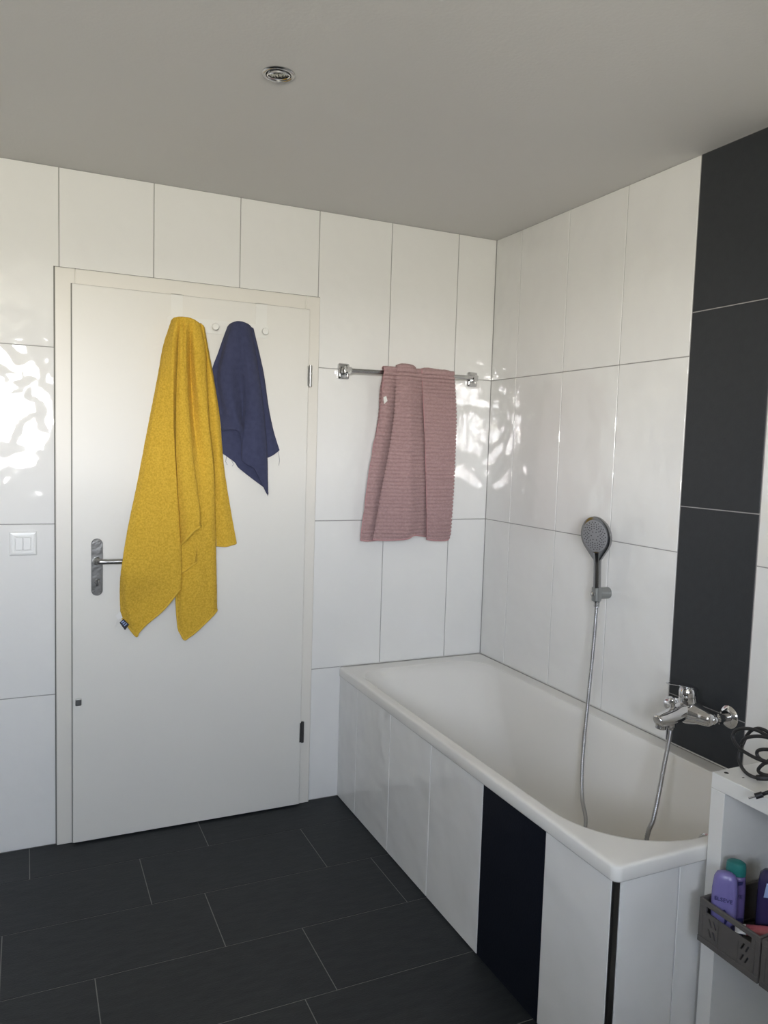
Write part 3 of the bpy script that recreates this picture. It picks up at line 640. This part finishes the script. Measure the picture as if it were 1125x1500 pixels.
# ------------------------------------------------------------------ shelf unit
SX0, SX1, SY1, SZ = -.4095, -.020, -1.6415, .7225
SY0 = SY1-.77; TK = .036
sh = empty('shelf_unit', (-.21, (SY0+SY1)/2, 0), 'white cube shelf unit standing at the foot of the bathtub', 'shelf')
top = boxobj('top_panel', (SX0, SY0, SZ-TK), (SX1, SY1, SZ), 'melamine', sh, .0008)
boxobj('bottom_panel', (SX0, SY0+TK, 0), (SX1, SY1-TK, TK), 'melamine', sh, .0008)
boxobj('side_panel', (SX0, SY1-TK-.002, 0), (SX1, SY1, SZ-TK-.0005), 'melamine', sh, .0008)
boxobj('side_panel', (SX0, SY0, 0), (SX1, SY0+TK+.002, SZ-TK-.0005), 'melamine', sh, .0008)
ZS = .351
ymid = (SY0+SY1)/2
boxobj('middle_shelf', (SX0+.002, SY0+TK+.002, ZS), (SX1, SY1-TK-.002, ZS+.016), 'melamine', sh, .0006)
for z0, z1 in ((TK, ZS), (ZS+.016, SZ-TK)): boxobj('divider', (SX0+.002, ymid-.008, z0), (SX1, ymid+.008, z1), 'melamine', sh, .0006)
for x, y, r in ((-.384, -1.6585, .0052), ):
    MB().lathe((x, y, SZ), (0, 0, 1), [(0, r), (.0004, r)], 16).build('screw_hole', 'dark', top)
MB().box((-.372, -1.693, SZ), (-.366, -1.690, SZ+.0005)).build('chip', 'dark', top)

# crates
def make_crate(y1, label):
    CX0, CX1, CW, CH = -.478, -.215, .156, .100; z0 = ZS+.0165; y0 = y1-CW; t = .003
    c = empty('folding_crate', ((CX0+CX1)/2, (y0+y1)/2, z0), label, 'crate', 'folding crates in the shelf unit')
    boxobj('base', (CX0+.002, y0+.002, z0), (CX1-.002, y1-.002, z0+.004), 'crate', c)
    def slots(mb, along, a0, a1, plane0, plane1, ax):
        pass
    for (xa, xb) in ((CX0, CX0+t), (CX1-t, CX1)):       # end walls with slanted slots cut as real openings
        w = MB(); ya, yb = y0+.012, y1-.012; za, zb = z0+.014, z0+CH-.026
        n = [ya, ya+.008, ya+.040, yb-.040, yb-.008, yb]
        # slot bands: leave gaps between slanted bars
        def bars(s0, s1, sl):
            zz = [(za+.010, za+.026), (za+.034, za+.050)]
            w.box((xa, s0, za), (xb, s1, zz[0][0])); w.box((xa, s0, zz[0][1]), (xb, s1, zz[1][0])); w.box((xa, s0, zz[1][1]), (xb, s1, zb))
            for lo, hi in zz:
                L = s1-s0; cuts = [s0+L*.22, s0+L*.36, s0+L*.58, s0+L*.72]
                for g0, g1, e0, e1 in ((s0, cuts[0], 0, sl), (cuts[1], cuts[2], sl, sl), (cuts[3], s1, sl, 0)):
                    b0_, b1__ = g0-(e0/2), g1-(e1/2); t0_, t1_ = g0+(e0/2), g1+(e1/2)
                    w.add([(xa, b0_, lo), (xb, b0_, lo), (xb, b1__, lo), (xa, b1__, lo), (xa, t0_, hi), (xb, t0_, hi), (xb, t1_, hi), (xa, t1_, hi)], [(0, 1, 2, 3), (4, 5, 6, 7), (0, 1, 5, 4), (1, 2, 6, 5), (2, 3, 7, 6), (3, 0, 4, 7)])
        w.box((xa, n[0], za), (xb, n[1], zb)); bars(n[1], n[2], -.007); w.box((xa+.0008, n[2], za), (xb-.0006, n[3], zb)); bars(n[3], n[4], .007); w.box((xa, n[4], za), (xb, n[5], zb))
        w.box((xa-.0008, n[2]-.001, za), (xb, n[2]+.001, zb-.012)).box((xa-.0008, n[3]-.001, za), (xb, n[3]+.001, zb-.012))
        w.build('end_wall', 'crate', c)
    for (ya, yb) in ((y0, y0+t), (y1-t, y1)): boxobj('side_wall', (CX0+.01, ya, z0+.010), (CX1-.01, yb, z0+CH-.012), 'crate', c)
    rim = MB(); rh = z0+CH
    for a, b in (((CX0-.001, y0, rh-.013), (CX0+.006, y1, rh-.001)), ((CX1-.006, y0, rh-.013), (CX1+.001, y1, rh-.001)), ((CX0, y0-.0005, rh-.012), (CX1, y0+.006, rh)), ((CX0, y1-.006, rh-.012), (CX1, y1+.0005, rh))): rim.box(a, b, .0012)
    rim.build('rim', 'crate', c)
    low = MB()
    for a, b in (((CX0-.0015, y0, z0), (CX0+.004, y1, z0+.0135)), ((CX1-.004, y0, z0), (CX1+.0015, y1, z0+.0135)), ((CX0, y0-.0005, z0), (CX1, y0+.004, z0+.0135)), ((CX0, y1-.004, z0), (CX1, y1+.0005, z0+.0135))): low.box(a, b, .001)
    low.build('lower_rim', 'crate', c)
    for xx in (CX0-.0005, CX1-.0105):
        for ya in (y0, y1-.011): boxobj('corner_post', (xx, ya, z0+.0135), (xx+.011, ya+.011, z0+CH-.0125), 'crate', c, .001)
        for ya in (y0+.011, y1-.020): boxobj('latch', (xx-.001, ya, z0+CH-.034), (xx+.004, ya+.009, z0+CH-.012), 'crate', c, .0008)
    return c
make_crate(-1.6905, 'taupe plastic folding crate of bottles beside the side panel'); make_crate(-1.8505, 'taupe plastic folding crate beside the crate of bottles')

# bottles in the crate
def text_mesh(txt, size, origin, xdir, zdir, m, name, parent):
    cu = bpy.data.curves.new('text', 'FONT'); cu.body = txt; cu.size = size; cu.extrude = .0003; cu.align_x = 'CENTER'; cu.align_y = 'CENTER'
    o = bpy.data.objects.new('text', cu); COL.objects.link(o)
    bpy.context.view_layer.update()
    me = bpy.data.meshes.new_from_object(o.evaluated_get(bpy.context.evaluated_depsgraph_get()))
    bpy.data.objects.remove(o)
    X = Vector(xdir).normalized(); Z = Vector(zdir).normalized(); N = X.cross(Z)
    mm = Matrix((X, Z, N)).transposed().to_4x4(); mm.translation = Vector(origin); me.transform(mm)
    me.materials.clear(); me.materials.append(MT[m])
    r = bpy.data.objects.new(name, me); COL.objects.link(r); r.parent = parent
    if any(parent.location): r.matrix_parent_inverse = Matrix.Translation(-parent.location)
    return r
CZ = ZS+.0165+.0042
def oval_bottle(c, ang, prof, m, ex=.75):                # prof: (z, half width, half depth)
    ca, sa = math.cos(ang), math.sin(ang); out = []
    for z, w, d in prof:
        ring_ = []
        for i in range(36):
            a = 2*PI*i/36; ct, st = math.cos(a), math.sin(a)
            x = w*abs(ct)**ex*(1 if ct >= 0 else -1); y = d*abs(st)**ex*(1 if st >= 0 else -1)
            ring_.append((c[0]+x*ca-y*sa, c[1]+x*sa+y*ca, z))
        out.append(ring_)
    return MB().loft(out, True, True, True)
ANG = math.radians(-56)                          # label faces the room and the window
bn = Vector((math.sin(ANG), -math.cos(ANG), 0)); bt = Vector((math.cos(ANG), math.sin(ANG), 0))
c1 = Vector((-.4450, -1.7265, 0))
p1 = [(CZ, .0190, .0125), (CZ+.004, .0205, .0140), (CZ+.030, .0235, .0158), (CZ+.080, .0265, .0165), (CZ+.125, .0262, .0163), (CZ+.150, .0235, .0148), (CZ+.160, .0190, .0122), (CZ+.164, .0120, .0090), (CZ+.165, .004, .003)]
bo = oval_bottle(c1, ANG, p1, 'lilac').build('conditioner_bottle', 'lilac', None, True)
tag(bo, 'lilac conditioner bottle standing cap-down in the crate', 'bottle')
text_mesh('ELSEVE', .0122, c1+bn*.0168+Vector((0, 0, CZ+.108)), bt, (0, 0, 1), 'ink', 'brand_print', bo)
e = MB(); 
sw_ = [(.004, .088), (.010, .078), (.011, .066), (.006, .052), (.002, .050), (.005, .062), (.004, .074), (-.002, .084)]
e.loft([[c1+bn*o+bt*a+Vector((0, 0, CZ+z)) for a, z in sw_] for o in (.0145, .0168)], True, True, True)
e.build('swoosh_print', 'ink', bo); e2 = MB()
sw2 = [(-.018, .046), (-.010, .036), (.004, .030), (.018, .031), (.018, .027), (.002, .024), (-.012, .029), (-.020, .040)]
e2.loft([[c1+bn*o+bt*a+Vector((0, 0, CZ+z)) for a, z in sw2] for o in (.0130, .0165)], True, True, True); e2.build('swoosh_print', 'ink', bo)
c2 = Vector((-.4085, -1.7215, 0))
p2 = [(CZ, .0205, .0130), (CZ+.006, .0225, .0150), (CZ+.070, .0225, .0150), (CZ+.120, .0222, .0148), (CZ+.142, .0205, .0140), (CZ+.150, .0195, .0138)]
sb = oval_bottle(c2, ANG, p2, 'lilac_dark').build('shampoo_bottle', 'lilac_dark', None, True)
tag(sb, 'violet shampoo bottle with a teal cap in the crate', 'bottle')
p3 = [(CZ+.1505, .0205, .0155), (CZ+.158, .0210, .0160), (CZ+.170, .0206, .0156), (CZ+.1765, .0190, .0144), (CZ+.179, .0150, .0115)]
oval_bottle(c2, ANG, p3, 'teal', 1).build('cap', 'teal', sb, 'auto')
text_mesh('ELSEVE', .0115, c2+bn*.0153+Vector((0, 0, CZ+.108)), bt, (0, 0, 1), 'ink', 'brand_print', sb)
e = MB(); e.loft([[c2+bn*o+bt*a+Vector((0, 0, CZ+z)) for a, z in ((.000, .128), (.016, .136), (.017, .143), (.004, .138))] for o in (.0110, .0150)], True, True, True); e.build('swoosh_print', 'ink', sb); e = MB()
e.loft([[c2+bn*o+bt*a+Vector((0, 0, CZ+z)) for a, z in ((.004, .050), (.022, .056), (.022, .061), (.006, .056))] for o in (.0130, .0154)], True, True, True); e.build('swoosh_print', 'ink', sb)
c3 = Vector((-.372, -1.785, 0))
p4 = [(CZ, .026, .018), (CZ+.006, .0285, .020), (CZ+.150, .0285, .020), (CZ+.172, .025, .018), (CZ+.180, .018, .013), (CZ+.182, .006, .005)]
nb = oval_bottle(c3, ANG, p4, 'navy_bottle').build('lotion_bottle', 'navy_bottle', None, True)
tag(nb, 'dark navy violet bottle in the crate', 'bottle')
e = MB(); e.loft([[c3+bn*o+bt*a+Vector((0, 0, CZ+z)) for a, z in ((-.014, .128), (.022, .135), (.022, .165), (-.010, .160))] for o in (.018, .0206)], True, True, True); e.build('label', 'tag_print', nb)
# rose and white tube, clear bag
tb = MB(); d0, d1 = Vector((-.455, -1.7715, CZ+.064)), Vector((-.408, -1.8290, CZ+.076))
tdir = (d1-d0).normalized(); side = tdir.cross(Vector((0, 0, 1))).normalized(); upv = side.cross(tdir)
tb.loft([[d0+tdir*s_+side*(math.cos(a)*w)+upv*(math.sin(a)*h) for a in [2*PI*i/20 for i in range(20)]] for s_, w, h in ((.018, .017, .0075), (.035, .016, .010), (.06, .014, .012), (.078, .011, .010))], True, True, True)
tb = tag(tb.build('cream_tube', 'pink_tube', None, True), 'rose and white tube lying on top in the crate', 'tube')
MB().loft([[d0+tdir*s_+side*(math.cos(a)*w)+upv*(math.sin(a)*h) for a in [2*PI*i/20 for i in range(20)]] for s_, w, h in ((-.004, .018, .001), (.006, .0178, .004), (.018, .0172, .0077))], True, True, True).build('crimped_end', 'white_tag', tb, True)
bgm = MB(); rows = []
for i in range(15):
    row = []
    for j in range(15):
        u_, v_ = i/14-.5, j/14-.5
        z = CZ+.040+.008*noise.noise(Vector((u_*5, v_*5, .3)))-.06*(u_*u_+v_*v_)
        row.append((-.436+u_*.058-v_*.004, -1.808+v_*.058, z))
    rows.append(row)
bgm.loft(rows, False)
bag = solid(bgm.build('plastic_bag', 'film', None, True), .0006); tag(bag, 'crumpled clear plastic bag lying in the crate', 'bag')

# cable on the shelf
def cpath(pts): return [px(x, y, 'x', X) for x, y, X in pts]
cab = empty('power_cable', (-.34, -1.70, SZ), 'coiled black cable with a plug lying on the white shelf', 'cable')
loops = [
 [(1125, 1139.5, -.347), (1117, 1139.5, -.358), (1108, 1139, -.361), (1100, 1136.5, -.355), (1092, 1131, -.350), (1085.5, 1122, -.340), (1082.5, 1111, -.334), (1084, 1100, -.330), (1089, 1088, -.328), (1094, 1077.5, -.326), (1101, 1070, -.324), (1110, 1067, -.322), (1119, 1069, -.320), (1127, 1074, -.318), (1150, 1090, -.315)],
 [(1150, 1120, -.33), (1127, 1116.5, -.336), (1116, 1114, -.338), (1105, 1109.5, -.338), (1094, 1103.5, -.338), (1084, 1097, -.338), (1076.5, 1088, -.338), (1073.5, 1079, -.336), (1077, 1071, -.334), (1086, 1067.5, -.332), (1098, 1067.5, -.332), (1109, 1070, -.330), (1118, 1074.5, -.330), (1127, 1080, -.330), (1150, 1094, -.33)],
 [(1086, 1089, -.333), (1090, 1083, -.334), (1096, 1080, -.336), (1106, 1078.5, -.336), (1117, 1079, -.334), (1128, 1081.5, -.332), (1150, 1088, -.33)],
 [(1150, 1099, -.32), (1126, 1098, -.326), (1116, 1098, -.328), (1110, 1100, -.330), (1109, 1105, -.330), (1113, 1111, -.330), (1122, 1115, -.332), (1150, 1119, -.33)],
 [(1150, 1112, -.33), (1124, 1117, -.330), (1116, 1121, -.334), (1111, 1127, -.336), (1112.5, 1131.5, -.338), (1119, 1134.5, -.338), (1129, 1136.5, -.338), (1150, 1140, -.33)],
]
for i, L in enumerate(loops): MB().tube(smooth_path(cpath(L), 70), .0040, 10).build('cord', 'cable', cab, True)
MB().tube(smooth_path(cpath([(1109, 1139, -.362), (1117, 1139.5, -.358), (1130, 1139.5, -.345)]), 8), .0064, 14).build('strain_relief', 'rubber', cab, 'auto')
MB().tube(smooth_path(cpath([(1126, 1115.5, -.337), (1135, 1117, -.336), (1150, 1119, -.33)]), 8), .0064, 14).build('strain_relief', 'rubber', cab, 'auto')
pp = [px(1096.5, 1169.3, 'x', -.4420), px(1106.5, 1166.5, 'x', -.4340), px(1117, 1163.5, 'x', -.4250), px(1127, 1160, 'x', -.4150), px(1150, 1150, 'x', -.395)]
MB().tube([pp[0], pp[1]], .0019, 10).build('plug_pin', 'chrome_soft', cab, 'auto')
MB().tube([pp[1], pp[2]], .0062, 16).build('plug', 'rubber', cab, 'auto')
MB().tube([pp[2], pp[3], pp[4]], .0040, 12).build('cord', 'cable', cab, True)
